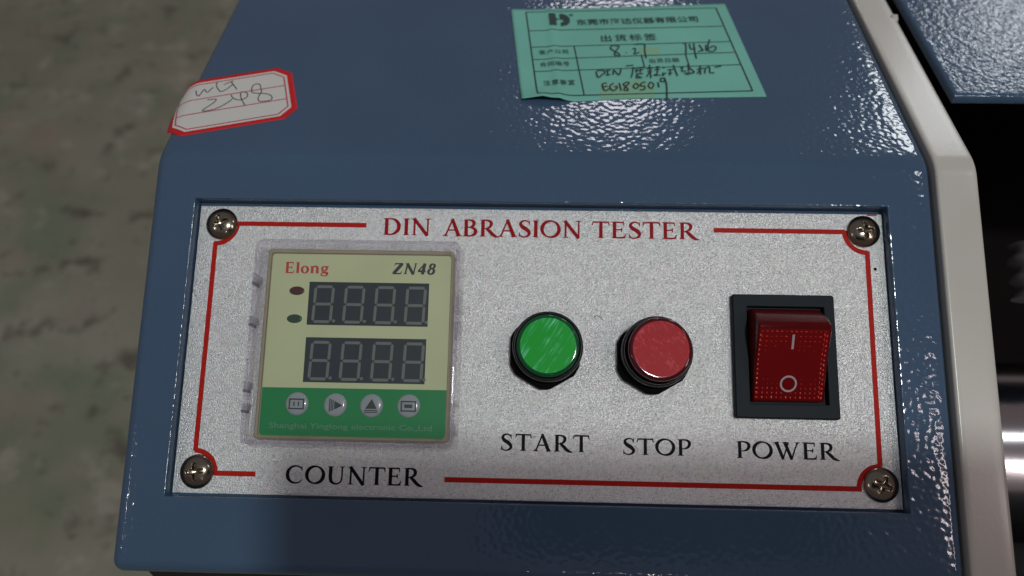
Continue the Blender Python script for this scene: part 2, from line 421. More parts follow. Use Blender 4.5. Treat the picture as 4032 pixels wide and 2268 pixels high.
def write(sheet, text, x0, x1, y, h, y1=None, weight=1.5, italic=0.0, track=0.03, space=.38):
    """word from x0 to x1, baseline y (y1 at the right end), cap height h"""
    total = 0
    for ch in text: total += space if ch == ' ' else GL[ch][0] + track
    total -= track
    sx = (x1 - x0) / total
    slope = ((y1 - y) / (x1 - x0)) if y1 is not None else 0
    def m(px, py, pen): X = x0 + (pen + px) * sx + italic * py * h; return (X, y + py * h + slope * (X - x0))
    pen = 0
    for ch in text:
        if ch == ' ': pen += space; continue
        adv, items = GL[ch]
        for kind, pts in items:
            if kind == 'p': sheet.poly([m(a, b, pen) for a, b in pts]); continue
            q = [m(a, b, pen) + (w * h * weight,) for a, b, w in pts]
            sheet.stroke(q, closed=(kind == 'o'), smooth=(kind != 's'))
        pen += adv + track

def font_text(sheet, body, x, y, size, bold=0.0, angle=0.0, width=None, shear=0.0, spacing=1.0):
    cu_ = bpy.data.curves.new('t', 'FONT'); cu_.body = body; cu_.size = 1.0; cu_.offset = bold; cu_.shear = shear
    cu_.resolution_u = 3; cu_.space_character = spacing
    o = bpy.data.objects.new('t', cu_); col.objects.link(o)
    bpy.context.view_layer.update()
    dg = bpy.context.evaluated_depsgraph_get()
    me = o.evaluated_get(dg).to_mesh()
    xs = [v.co.x for v in me.vertices] or [0, 1]; x_min, x_max = min(xs), max(xs)
    kx = (width / (x_max - x_min)) if width else size
    ca, sa = math.cos(angle), math.sin(angle)
    n = len(sheet.v); h = sheet._lift()
    for v in me.vertices:
        a, b = (v.co.x - x_min) * kx, v.co.y * size
        sheet.v.append(sheet.mapper(x + a * ca - b * sa, y + a * sa + b * ca, h))
    for p in me.polygons: sheet.f.append(tuple(n + i for i in p.vertices))
    o.evaluated_get(dg).to_mesh_clear()
    bpy.data.objects.remove(o); bpy.data.curves.remove(cu_)

def box(x0, x1, y0, y1, z0, z1, bevel=0.0, seg=2, name='box'):
    bm = bmesh.new()
    bmesh.ops.create_cube(bm, size=1)
    for v in bm.verts:
        v.co = Vector(((x0 + x1) / 2 + v.co.x * (x1 - x0), (y0 + y1) / 2 + v.co.y * (y1 - y0), (z0 + z1) / 2 + v.co.z * (z1 - z0))) * S
    if bevel: bmesh.ops.bevel(bm, geom=bm.edges[:], offset=bevel * S, segments=seg, profile=0.5, affect='EDGES')
    me = bpy.data.meshes.new(name); bm.to_mesh(me); bm.free()
    return me

def lathe(profile, cx, cy, n=72, tilt=(0, 0), name='lathe', cap=True):
    v = []; f = []
    for r, z in profile:
        for i in range(n):
            a = 2 * math.pi * i / n
            x, y = r * math.cos(a), r * math.sin(a)
            v.append((cx + x + tilt[0] * (z), cy + y + tilt[1] * z, z - tilt[0] * x * .9 - tilt[1] * y * .9))
    for j in range(len(profile) - 1):
        for i in range(n):
            a, b = j * n + i, j * n + (i + 1) % n
            f.append((a, b, b + n, a + n))
    if cap: f.append(tuple(range((len(profile) - 1) * n, len(profile) * n)))
    me = mesh(name, v, f); fix_normals(me)
    return me

def rounded(x0, x1, y0, y1, r, n=6):
    pts = []
    for cx, cy, a0 in ((x1 - r, y1 - r, 0), (x0 + r, y1 - r, 90), (x0 + r, y0 + r, 180), (x1 - r, y0 + r, 270)):
        for i in range(n + 1):
            a = math.radians(a0 + 90 * i / n); pts.append((cx + r * math.cos(a), cy + r * math.sin(a)))
    return pts

def loops(rings, name, cap_last=True, cap_first=False, mats=None):
    """skin a list of equal-length closed rings of 3D points"""
    n = len(rings[0]); v = [p for r in rings for p in r]; f = []; mi = []
    for j in range(len(rings) - 1):
        for i in range(n):
            a, b = j * n + i, j * n + (i + 1) % n
            f.append((a, b, b + n, a + n)); mi.append(mats[j] if mats else 0)
    if cap_last: f.append(tuple(range((len(rings) - 1) * n, len(rings) * n))); mi.append(mats[-1] if mats else 0)
    if cap_first: f.append(tuple(range(n))[::-1]); mi.append(0)
    me = mesh(name, v, f, mi); fix_normals(me)
    return me

def at(pts, z): return [(x, y, z) for x, y in pts]

def root(name, label, category, group=None):
    o = bpy.data.objects.new(name, None); col.objects.link(o)
    o.matrix_world = TILT
    o['label'] = label; o['category'] = category
    if group: o['group'] = group
    return o

# ------------------------------------------------------------------ floor
fl = mesh('floor', [(-5000, -5000, 0), (5000, -5000, 0), (5000, 5000, 0), (-5000, 5000, 0)], [(0, 1, 2, 3)])
fo = link('floor', fl, 'concrete'); fo['kind'] = 'structure'

# ------------------------------------------------------------------ the machine
tester = root('abrasion_tester', 'blue and cream abrasion testing machine with silver control plate, counter and switches', 'testing machine')

SL = math.atan(.575); Y0 = 50.5; Z0 = 3.0
UDIR = (math.cos(SL), -math.sin(SL)); UN = (math.sin(SL), math.cos(SL))
def upper(x, u, h=0): return (x, Y0 + UDIR[0] * u + UN[0] * h, Z0 + UDIR[1] * u + UN[1] * h)

def profile(y_bottom, top_u, R=13.0, rb=3.0, drop=14.0, dense=None):
    """cross-section of the bent sheet: list of (y, z, ny, nz) from the front lip up and back"""
    P = []
    P.append((y_bottom - rb + .0, Z0 - rb - drop, -1, 0))
    P.append((y_bottom - rb, Z0 - rb, -1, 0))
    for i in range(1, 7):
        a = math.radians(15 * i); P.append((y_bottom - rb * math.cos(a), Z0 - rb + rb * math.sin(a), -math.cos(a), math.sin(a)))
    for y in (dense or []): P.append((y, Z0, 0, 1))
    t = R * math.tan(SL / 2)
    for i in range(0, 9):
        a = SL * i / 8
        P.append((Y0 - t + R * math.sin(a), Z0 - R + R * math.cos(a), math.sin(a), math.cos(a)))
    for u in (10, 30, 60, top_u):
        p = upper(0, u); P.append((p[1], p[2], UN[0], UN[1]))
    return P

def bent_sheet(name, xl, xr, rl, rr, P, xs_mid, depth=40, hole=None, wob=None):
    """sweep the section across x with rounded long edges and folded sides"""
    cols_ = []     # (x, inward drop along normal, extra world drop)
    cols_.append((xl, rl, depth, -1, 0))
    for i in range(0, 7):
        a = math.radians(15 * i); cols_.append((xl + rl - rl * math.cos(a), rl - rl * math.sin(a), 0, -math.cos(a), math.sin(a)))
    for x in xs_mid: cols_.append((x, 0, 0, 0, 1))
    for i in range(6, -1, -1):
        a = math.radians(15 * i); cols_.append((xr - rr + rr * math.cos(a), rr - rr * math.sin(a), 0, math.cos(a), math.sin(a)))
    cols_.append((xr, rr, depth, 1, 0))
    v = []; n = len(cols_)
    for (y, z, ny, nz) in P:
        for (x, dn, dz, a, b) in cols_:
            v.append((x, y - ny * dn, z - nz * dn - dz))
    f = []
    for j in range(len(P) - 1):
        for i in range(n - 1):
            if hole:
                cx = (cols_[i][0] + cols_[i + 1][0]) / 2; cy = (P[j][0] + P[j + 1][0]) / 2
                if hole[0] < cx < hole[1] and hole[2] < cy < hole[3] and P[j][3] > .999: continue
            f.append((j * n + i, j * n + i + 1, (j + 1) * n + i + 1, (j + 1) * n + i))
    if hole:
        hx0, hx1, hy0, hy1, zf = hole
        b = .35; nv = len(v)
        def ringp(e, z): return [(hx0 - e, hy0 - e, z), (hx1 + e, hy0 - e, z), (hx1 + e, hy1 + e, z), (hx0 - e, hy1 + e, z)]
        rr_ = [ringp(0, Z0), ringp(-.10, Z0 - .03), ringp(-b * .7, Z0 - b * .3), ringp(-b, Z0 - b), ringp(-b, zf)]
        for r in rr_: v += r
        for k in range(len(rr_) - 1):
            for i in range(4):
                a_, b_ = nv + 4 * k + i, nv + 4 * k + (i + 1) % 4
                f.append((a_, b_, b_ + 4, a_ + 4))
        k = nv + 4 * (len(rr_) - 1)
        f.append((k, k + 1, k + 2, k + 3))
    me = mesh(name, v, f)
    return me

HX0, HX1, HY0, HY1 = -90.75, 90.55, -38.25, 38.75
P = profile(-53.0, 150, dense=[-48, HY0, -20, 0, 20, HY1, 42])
mid = [-95, HX0] + [-70 + 20 * i for i in range(8)] + [HX1, 96]
me = bent_sheet('cover', -102.4, 102.2, 3.0, 2.6, P, mid, hole=(HX0, HX1, HY0, HY1, -1.0))
cover = link('cover', me, 'blue', tester)
fix_normals(me)
me.polygons.foreach_set('use_smooth', [True] * len(me.polygons))
try: me.set_sharp_from_angle(angle=math.radians(35))
except Exception: pass

# weld lump in the right wall of the recess
me = lathe([(0.9, -1), (0.9, 2.0), (.7, 2.7), (.3, 2.95)], HX1 + .3, 30.6, 16)
link('weld_bead', me, 'blue', cover, smooth=True)

P = profile(-53.0, 150, dense=[-30, 0, 30])
me = bent_sheet('side_panel', 103.3, 114.2, .8, 1.2, P, [105, 108, 111])
fix_normals(me); o = link('side_panel', me, 'cream', tester, smooth=True)
try: me.set_sharp_from_angle(angle=math.radians(35))
except Exception: pass
# small nick and chip of the panel edge near the top
nx = upper(114.0, 72, -.2)
me = box(-1.6, .6, -1.3, 1.3, -1.2, .5, .5); link('edge_burr', me, 'cream', o, True, nx)

# dark carcass under the cover
def prism_x(name, pts, x0, x1):
    n = len(pts)
    me = mesh(name, [(x0, y, z) for y, z in pts] + [(x1, y, z) for y, z in pts],
              [tuple(range(n))[::-1], tuple(range(n, 2 * n))] + [(i, (i + 1) % n, (i + 1) % n + n, i + n) for i in range(n)])
    fix_normals(me); return me
dn = (-.5, -.866)
def down(y, z, d): return (y + dn[0] * d, z + dn[1] * d)
pts = [(-55.2, -9), down(-55.2, -9, 380), down(150, -80, 340), (190, -110), (60, -48), (20, -42)]
link('base_cabinet', prism_x('base_cabinet', pts, -100.5, 101), 'rubber', tester)
pts2 = [(-53.8, -14), down(-53.8, -14, 380), down(190, -110, 330), (220, -130), (80, -150), (-45, -150)]
link('bed', prism_x('bed', pts2, 103.5, 420), 'dark_steel', tester)
# rear wall of the drum well


# top right cover sheet with hammered paint
zt = -4.0
v = []
def upv(x, u, h): return upper(x, u, h)
x0s, u0s = 121.9, 35.6
ringA = [(x0s, u0s), (300, u0s), (300, 170), (x0s, 170)]
def inset(e): return [(x0s + e, u0s + e), (300, u0s + e), (300, 170), (x0s + e, 170)]
rings = [[upv(x, u, zt - 2.6) for x, u in inset(0)], [upv(x, u, zt - 1.3) for x, u in inset(0)], [upv(x, u, zt - .5) for x, u in inset(.25)],
         [upv(x, u, zt - .1) for x, u in inset(.7)], [upv(x, u, zt) for x, u in inset(1.4)]]
me = loops(rings, 'carriage_cover'); link('carriage_cover', me, 'blue_rough', tester, smooth=True)
try: me.set_sharp_from_angle(angle=math.radians(50))
except Exception: pass

# steel drum (axis along x) and a threaded rod, both out of focus at the right
R_ = 38
prof = []
v = []; f = []; n = 96
xs = [(124, 0.01), (124, R_ - 1), (125, R_), (125.4, R_), (128, R_), (300, R_)]
for x, r in xs:
    for i in range(n):
        a = 2 * math.pi * i / n; v.append((x, -27 + r * math.cos(a), -92 + r * math.sin(a)))
for j in range(len(xs) - 1):
    for i in range(n): a, b = j * n + i, j * n + (i + 1) % n; f.append((a, b, b + n, a + n))
me = mesh('drum', v, f); fix_normals(me)
link('drum', me, 'drum', tester, smooth=True)
v = []; f = []; n = 40; turns = []
y = -6.0
while y < 60:
    ph = (y - 4) / 6.0
    r = 6.2 + 2.3 * (math.sin(2 * math.pi * ph) * .5 + .5) if 23 < y < 41 else 2.5
    turns.append((y, r)) if 23 < y < 41 else None; y += .5
for y, r in turns:
    for i in range(n): a = 2 * math.pi * i / n; v.append((154.9 + r * math.cos(a), y, -40 + r * math.sin(a)))
for j in range(len(turns) - 1):
    for i in range(n): a, b = j * n + i, j * n + (i + 1) % n; f.append((a, b, b + n, a + n))
me = mesh('threaded_rod', v, f); fix_normals(me); link('threaded_rod', me, 'grey_steel', tester, smooth=True)

# ------------------------------------------------------------------ name plate
me = box(-90, 90, -37.3, 37.3, -1.0, 0, .12, 1)
plate = link('control_plate', me, 'plate', tester)
s = Sheet(.02)
w = 1.25
s.rect(-79.9, 32.45 - w / 2, -45.2, 32.45 + w / 2); s.rect(46.2, 32.4 - w / 2, 80.1, 32.4 + w / 2)
s.stroke([(-85.15, 27.3), (-85.1, -26.9)], width=w); s.stroke([(85.55, 27.3), (85.1, -26.9)], width=w)
s.rect(-79.9, -32.3 - w / 2, -69.4, -32.3 + w / 2); s.rect(-22.0, -32.6 - w / 2, 80.3, -32.6 + w / 2)
for cx, cy, a0 in ((-85.15, 32.45, -90), (85.5, 32.4, 180), (-85.1, -32.3, 0), (85.15, -32.6, 90)):
    s.stroke([(cx + 5.5 * math.cos(math.radians(a0 + 6 * i - 4)), cy + 5.5 * math.sin(math.radians(a0 + 6 * i - 4))) for i in range(0, 17)], width=w)
s.rect(86.2, 36.85, 88.7, 37.2)
s.build('red_border_line', 'red_print', plate)
s = Sheet(.02)
write(s, 'DIN', -40.9, -27.9, 29.9, 4.6)
write(s, 'ABRASION', -24.8, 11.9, 29.8, 4.6)
write(s, 'TESTER', 14.4, 42.0, 29.85, 4.5)
s.build('title_lettering', 'dark_red_print', plate)
for t, x0, x1, yb, h in (('START', -8.5, 13.9, -25.2, 4.1), ('STOP', 21.9, 39.1, -25.55, 4.0), ('POWER', 50.0, 75.0, -25.8, 4.1), ('COUNTER', -61.9, -27.7, -34.3, 4.3)):
    s = Sheet(.02); write(s, t, x0, x1, yb, h, track=.10 if t == 'START' else .05); s.build(t.lower() + '_lettering', 'black_print', plate)
s = Sheet(.02)
s.disc(87.3, 22.6, .42, .42, 8)
s.stroke([(14.9, 8.7), (15.6, 9.2), (16.6, 8.9), (17.2, 8.1)], width=.16, smooth=True)
for i in range(26):
    a, b = random.uniform(-88, 88), random.uniform(-36, 36); s.disc(a, b, random.uniform(.05, .14), random.uniform(.05, .12), 6)
s.build('specks', 'dark_steel', plate).__setitem__('kind', 'stuff')

# ------------------------------------------------------------------ Phillips screws
def screw_mesh(rot):
    R0, H = 4.25, 2.3; v = []; f = []; nr, na = 46, 96
    c, s_ = math.cos(rot), math.sin(rot)
    v.append((0, 0, 0))
    for j in range(1, nr + 1):
        r = R0 * j / nr
        for i in range(na):
            a = 2 * math.pi * i / na
            x, y = r * math.cos(a), r * math.sin(a)
            t = r / R0
            z = H * math.sqrt(max(0, 1 - (t * .955) ** 2)) * 1.0 - .25 if t < .995 else .35
            p, q = x * c + y * s_, -x * s_ + y * c
            def arm(u, w_):
                e = max(abs(w_) - (.42 - .05 * abs(u)), 0) ; g = max(abs(u) - 2.0, 0)
                return max(0, 1 - (e + g) / .22)
            d = max(arm(p, q), arm(q, p)); core = max(0, 1 - max(0, math.hypot(p, q) - .75) / .25)
            d = max(d, core)
            depth = (1.55 - .38 * math.hypot(p, q)) * (d * d * (3 - 2 * d))
            v.append((x, y, z - max(0, depth)))
    v[0] = (0, 0, H - .25 - 1.7)
    for i in range(na): f.append((0, 1 + i, 1 + (i + 1) % na))
    for j in range(nr - 1):
        for i in range(na):
            a, b = 1 + j * na + i, 1 + j * na + (i + 1) % na; f.append((a, a + na, b + na, b))
    k = len(v); base = 1 + (nr - 1) * na
    for i in range(na): a = 2 * math.pi * i / na; v.append((R0 * .99 * math.cos(a), R0 * .99 * math.sin(a), 0.0))
    for i in range(na): f.append((base + i, k + i, k + (i + 1) % na, base + (i + 1) % na))
    return mesh('screw', v, f)
for (x, y, a) in ((-83.75, 32.2, 22), (84.85, 32.5, 4), (-84.1, -32.0, 8), (84.95, -31.5, 66)):
    link('screw', screw_mesh(math.radians(a)), 'screw', tester, True, (x, y, 0.02))

# ------------------------------------------------------------------ counter module
HB = 5.0
bx0, bx1, by0, by1 = -69.0, -21.1, -23.6, 24.5
rgs = [at(rounded(bx0, bx1, by0, by1, .8), 0), at(rounded(bx0, bx1, by0, by1, .8), HB - .3), at(rounded(bx0 + .3, bx1 - .3, by0 + .3, by1 - .3, .6), HB),
       at(rounded(bx0 + .9, bx1 - .2 - .3, by0 + .5, by1 - 1.0, .6), HB), at(rounded(bx0 + .9, bx1 - .5, by0 + .5, by1 - 1.0, .6), HB - .5)]
counter = link('counter', loops(rgs, 'counter'), 'bezel_plastic', tester)
counter['label'] = 'square digital counter with yellow face under a clear dust cover'
ox0, ox1, oy0, oy1 = -67.75, -21.75, -22.75, 23.15
HO = HB - .05
rgs = [at(rounded(ox0, ox1, oy0, oy1, .9), HB - .6), at(rounded(ox0, ox1, oy0, oy1, .9), HO)]
face = link('face_overlay', loops(rgs, 'face_overlay'), 'overlay', counter)
s = Sheet(HO + .02)
s.poly([(ox0 + .02, -11.0), (ox1 - .02, -10.9)] + [(ox1 - .02, oy0 + .9)] + [(ox1 - .9 + .88 * math.cos(a), oy0 + .9 + .88 * math.sin(a)) for a in [-.4, -.8, -1.2, -1.57]]
       + [(ox0 + .9 + .88 * math.cos(a), oy0 + .9 + .88 * math.sin(a)) for a in [-1.57, -1.9, -2.3, -2.7]] + [(ox0 + .02, oy0 + .9)])
s.build('green_band', 'overlay_green', counter)
s = Sheet(HO + .03); write(s, 'Elong', -64.5, -53.0, 18.15, 2.85, weight=1.75, track=.05); s.build('brand_lettering', 'elong_red', counter)
s = Sheet(HO + .03); write(s, 'ZN48', -36.9, -25.9, 18.3, 2.85, weight=2.0, italic=.2, track=.08); s.build('type_lettering', 'ink', counter)
s = Sheet(HO + .06); font_text(s, 'Shanghai Yinglong electronic Co.,Ltd', -65.3, -20.9, 1.9, bold=.012, width=40.3); s.build('maker_lettering', 'pale_print', counter)
for (x0, x1, y0, y1) in ((-57.8, -27.15, 4.85, 15.95), (-57.7, -27.3, -9.55, 1.7)):
    s = Sheet(HO + .03); s.rect(x0, y0, x1, y1); s.build('display_window', 'window', counter)
    yb = y0 + .85; yt = y1 - 1.25; ym = (yb + yt) / 2
    for k in range(4):
        xb = x0 + 1.05 + 7.83 * k
        s = Sheet(HO + .08)
        sl = .035
        def seg(a, b, w=.72):
            (ax, ay), (bx, by) = a, b; l = math.dist(a, b); ux, uy = (bx - ax) / l, (by - ay) / l; nx_, ny_ = -uy * w / 2, ux * w / 2; e = w / 2
            q = [(ax, ay), (ax + ux * e + nx_, ay + uy * e + ny_), (bx - ux * e + nx_, by - uy * e + ny_), (bx, by), (bx - ux * e - nx_, by - uy * e - ny_), (ax + ux * e - nx_, ay + uy * e - ny_)]
            s.poly([(p + (r - yb) * sl, r) for p, r in q])
        L, Rr = xb + .4, xb + 4.9
        g = .14
        seg((L + g, yb), (Rr - g, yb)); seg((L + g, ym), (Rr - g, ym)); seg((L + g, yt), (Rr - g, yt))
        seg((L, yb + g), (L, ym - g)); seg((L, ym + g), (L, yt - g)); seg((Rr, yb + g), (Rr, ym - g)); seg((Rr, ym + g), (Rr, yt - g))
        s.disc(xb + 5.75, yb + .25, .40, .40, 14)
        s.build('digit', 'segment', counter)
for (cx, cy, m_, lb) in ((-60.9, 13.55, 'led_red', 'dark red indicator'), (-61.0, 6.35, 'led_green', 'dark green indicator marked OUT')):
    me = loops([at([(cx + 1.95 * k * math.cos(a * math.pi / 18), cy + 1.13 * k * math.sin(a * math.pi / 18)) for a in range(36)], HO + z) for k, z in ((1, .01), (.97, .10), (.85, .16), (.5, .2))], 'lamp')
    o = link('indicator_lamp', me, m_, counter, True); o['label'] = lb
s = Sheet(HO + .24); font_text(s, 'OUT', -62.3, 5.85, 1.15, bold=.01); s.build('lamp_lettering', 'ink', counter)
KX = [(-58.7, -14.95), (-49.15, -15.05), (-40.15, -15.05), (-30.95, -14.95)]
for cx, cy in KX:
    me = lathe([(2.86, HO + .02), (2.84, HO + .2), (2.6, HO + .42), (2.0, HO + .56), (1.0, HO + .62)], cx, cy, 48)
    link('key', me, 'key', counter, True)
s = Sheet(HO + .72)
def frame(cx, cy, a, b, w): 
    s.stroke([(cx - a, cy - b), (cx + a, cy - b)], width=w); s.stroke([(cx - a, cy + b), (cx + a, cy + b)], width=w)
    s.stroke([(cx - a, cy - b - w / 2), (cx - a, cy + b + w / 2)], width=w); s.stroke([(cx + a, cy - b - w / 2), (cx + a, cy + b + w / 2)], width=w)
cx, cy = KX[0]; frame(cx, cy - .05, 1.75, 1.15, .32)
s.stroke([(cx - .6, cy - .55), (cx - .6, cy + .5)], width=.3); s.stroke([(cx + .5, cy - .55), (cx + .5, cy + .5)], width=.3)
cx, cy = KX[1]
for k in range(3): s.stroke([(cx - 1.3 + .42 * k, cy - 1.6 + .12 * k), (cx - 1.3 + .42 * k, cy + 1.5 - .15 * k)], width=.24)
s.poly([(cx - .1, cy + .95), (cx + 1.9, cy - .1), (cx - .1, cy - 1.15)])
cx, cy = KX[2]
s.poly([(cx - 1.45, cy - .8), (cx + 1.45, cy - .8), (cx + .1, cy + 1.6)]); s.stroke([(cx - 1.6, cy - 1.2), (cx + 1.6, cy - 1.2)], width=.24); s.stroke([(cx - 1.6, cy - 1.65), (cx + 1.6, cy - 1.65)], width=.22)
cx, cy = KX[3]; frame(cx, cy - .1, 1.75, 1.15, .32); s.rect(cx - 1.0, cy - .5, cx + .95, cy + .35)
s.build('key_symbols', 'ink', counter)

# clear dust cover: thin open box standing on the plate
cx0, cx1, cy0, cy1, HC = -71.2, -19.2, -25.0, 26.25, 9.0
wall = 1.05
def rg(e, z, r=2.0): return at(rounded(cx0 + e, cx1 - e, cy0 + e, cy1 - e, max(.3, r - e)), z)
rgs = [rg(-.35, .05), rg(0, HC - .8), rg(.25, HC - .2), rg(.8, HC), rg(wall + .5, HC), rg(wall + .6, HC - .02)]
walls = [rg(-.35, .05), rg(0, HC - .8), rg(.25, HC - .2), rg(.7, HC), rg(wall + .0, HC - .05), rg(wall -.05, HC - 1.0), rg(wall - .25, .05)]
n_ = len(walls[0]); vv = [p for r in walls for p in r]; ff = []
for j in range(len(walls)):
    j2 = (j + 1) % len(walls)
    for i in range(n_): ff.append((j * n_ + i, j * n_ + (i + 1) % n_, j2 * n_ + (i + 1) % n_, j2 * n_ + i))
me = mesh('dust_cover', vv, ff, [1 if j in (1, 2, 3) else 0 for j in range(len(walls)) for _ in range(n_)]); fix_normals(me)
dc = link('dust_cover_rim', me, ['clear_wall', 'clear_edge'], counter, True)
try: me.set_sharp_from_angle(angle=math.radians(40))
except Exception: pass
me = loops([rg(wall + .02, HC - .06), rg(wall + .04, HC - .03)], 'dust_cover_window'); link('dust_cover_window', me, 'clear', counter)
# snap ribs and hinge blocks on both sides of the cover
rb = []
for side, X in ((-1, cx0 - .1), (1, cx1 + .1)):
    for (a, b) in ((17.5, 15.3), (6.6, 4.8), (-9.8, -11.6), (-15.0, -16.6)) if side < 0 else ((14, 9), (7.5, 3.0), (-13.5, -14.6), (-19, -22)):
        me = box(X - .25, X + .30, b, a, 2.0, 8.2, .12, 1)
        link('snap_rib', me, 'clear_rib', counter)
        if side < 0:
            me = box(X - .2, X + .25, b - .9, b - .1, 3.5, 8.2, .1, 1); link('snap_rib', me, 'smoke_rib', counter)
for (a, b) in ((-68.5, 23.6), (-21.6, 23.9), (-68.6, -22.9), (-22, -23)):
    me = box(a - 1.6, a - .2, b - .3, b + .3, 5.2, 8.6, .12, 1); link('snap_rib', me, 'clear_wall', counter)

# ------------------------------------------------------------------ push buttons
def push_button(cx, cy, lens_mat, disc, top, tilt, label):
    hexr = 9.4; hx_, hy_ = cx - .6, cy - .9  # black nut pushed lower left so its shape adds the button's shadow
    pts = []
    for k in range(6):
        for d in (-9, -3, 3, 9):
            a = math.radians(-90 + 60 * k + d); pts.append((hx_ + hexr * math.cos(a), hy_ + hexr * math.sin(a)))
    b = lathe([(8.75, 0.0), (8.8, 1.8), (8.55, 2.2), (8.75, 2.6), (8.8, 5.9), (8.65, 6.6), (8.3, 7.0), (8.05, 6.9), (7.95, 6.0), (7.9, 5.0)], cx, cy, 96, name='push_button', cap=False)
    bo = link('push_button', b, 'black_plastic', tester, True); bo['label'] = label
    me = loops([at(pts, 0.02), at(pts, 2.2), at([(cx + (x - cx) * .93, cy + (y - cy) * .93) for x, y in pts], 2.6)], 'nut_shadow')
    link('nut_shadow', me, 'matt_black', bo)
    lx, ly = cx + tilt[0] * 0, cy
    T = top
    me = lathe([(7.85, 4.5), (7.85, T - 1.0), (7.75, T - .5), (7.5, T - .18), (7.15, T - .02), (6.9, T), (.01, T + .02)], lx, ly, 96, tilt, cap=False)
    link('lens', me, lens_mat, bo, True)
    me = lathe([(6.85, T + .012), (6.83, T + .03), (.01, T + .05)], lx, ly, 96, tilt, cap=False)
    link('lens_disc', me, disc, bo)
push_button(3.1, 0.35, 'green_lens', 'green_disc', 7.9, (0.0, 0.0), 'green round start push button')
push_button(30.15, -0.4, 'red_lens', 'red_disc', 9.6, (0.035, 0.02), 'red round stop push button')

# ------------------------------------------------------------------ rocker switch
fx0, fx1, fy0, fy1 = 49.85, 75.6, -16.1, 15.15
qx0, qx1, qy0, qy1 = 53.55, 72.9, -12.55, 12.0
rgs = [at(rounded(fx0, fx1, fy0, fy1, .7), 0), at(rounded(fx0, fx1, fy0, fy1, .7), 1.6), at(rounded(fx0 + .35, fx1 - .35, fy0 + .35, fy1 - .35, .5), 2.0),
       at(rounded(qx0 - .15, qx1 + .15, qy0 - .15, qy1 + .15, .3), 2.0), at(rounded(qx0, qx1, qy0, qy1, .25), 1.85), at(rounded(qx0, qx1, qy0, qy1, .25), 0.06)]
sw = link('rocker_switch', loops(rgs, 'rocker_switch'), 'frame_plastic', tester)
sw['label'] = 'black framed power switch with red rocker'
side = [(-12.0, .1), (-11.9, 1.6), (-11.45, 2.1), (-2.5, 5.6), (5.2, 9.75), (6.0, 10.0), (6.9, 9.7), (8.6, 7.7), (11.1, 3.0), (11.5, 1.0), (11.5, .1)]
rx0, rx1 = 54.0, 71.9
def rk(e, x): # section shrunk by e near the ends for rounded sides
    return [(x, y + (e * .6 if y < 0 else -e * .6), z - (e if z > 1 else 0)) for y, z in side]
rgs = [rk(.9, rx0), rk(.35, rx0 + .18), rk(.08, rx0 + .45), rk(0, rx0 + .9), rk(0, rx1 - 1.3), rk(.10, rx1 - .6), rk(.4, rx1 - .2), rk(.95, rx1)]
v = [p for r in rgs for p in r]; n = len(side); f = []; mi = []
for j in range(len(rgs) - 1):
    for i in range(n - 1):
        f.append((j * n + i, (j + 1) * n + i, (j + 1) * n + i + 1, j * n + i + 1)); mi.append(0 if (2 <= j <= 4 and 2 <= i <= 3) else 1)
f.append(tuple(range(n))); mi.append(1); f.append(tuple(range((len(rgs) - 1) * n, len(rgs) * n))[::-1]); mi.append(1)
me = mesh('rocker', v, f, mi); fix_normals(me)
rocker = link('rocker', me, ['rocker', 'rocker_shade'], sw, True)
try: me.set_sharp_from_angle(angle=math.radians(28))
except Exception: pass
def rface(y):
    for (ya, za), (yb_, zb) in zip(side[2:5], side[3:6]):
        if ya <= y <= yb_: return za + (zb - za) * (y - ya) / (yb_ - ya)
    return 10
def rmap(x, y, h): return (x, y, rface(y) + h)
s = Sheet(.05, rmap)
s.stroke([(62.75, .55), (62.70, 3.9)], width=.55, step=.4)
s.stroke([(62.55 + 1.85 * math.cos(2 * math.pi * i / 36), -7.6 + 1.75 * math.sin(2 * math.pi * i / 36)) for i in range(36)], closed=True, width=.45)
s.build('switch_marks', 'white_mark', sw)
# moulded prism dots inside the red cap
v = []; f = []
def dot(x, y, rx, ry):
    k = len(v); z = rface(y)
    v.extend([(x - rx, y - ry, z + .012), (x + rx, y - ry, rface(y) + .012), (x + rx, y + ry, rface(y + ry) + .012), (x - rx, y + ry, rface(y + ry) + .012), (x, y, z + .10)])
    for a, b in ((0, 1), (1, 2), (2, 3), (3, 0)): f.append((k + a, k + b, k + 4))
for r, yy in enumerate([4.6, 3.45, 2.35, 1.25, .2]):
    for c in range(14):
        x = 55.1 + c * 1.17
        if abs(x - 62.7) < .7 and r > 0: continue
        p = (1.0, 1.0, .9, .7, .4)[r]
        if random.random() < p: g = random.uniform(.55, 1.0) * (1, .9, .7, .6, .5)[r]; dot(x, yy, .30 * g, .13 * g)
for r, yy in enumerate([-10.9, -9.8, -8.7, -7.6, -6.5]):
    for c in range(14):
        x = 55.1 + c * 1.17
        if math.hypot(x - 62.55, yy + 7.6) < 2.3: continue
        p = (1.0, 1.0, .95, .7, .5)[r]
        if random.random() < p: g = random.uniform(.6, 1.0) * (1, .95, .8, .6, .5)[r]; dot(x, yy, .15 * g, .24 * g)
for r in range(14):
    yy = -10.9 + r * 1.12
    for x in (54.75, 70.75): dot(x, yy, .22 * random.uniform(.5, 1), .26 * random.uniform(.6, 1))
    dot(70.1, yy + .3, .2 * random.uniform(.3, .9), .22)
o = link('prism_dots', mesh('prism_dots', v, f), 'prism', sw); o['kind'] = 'stuff'

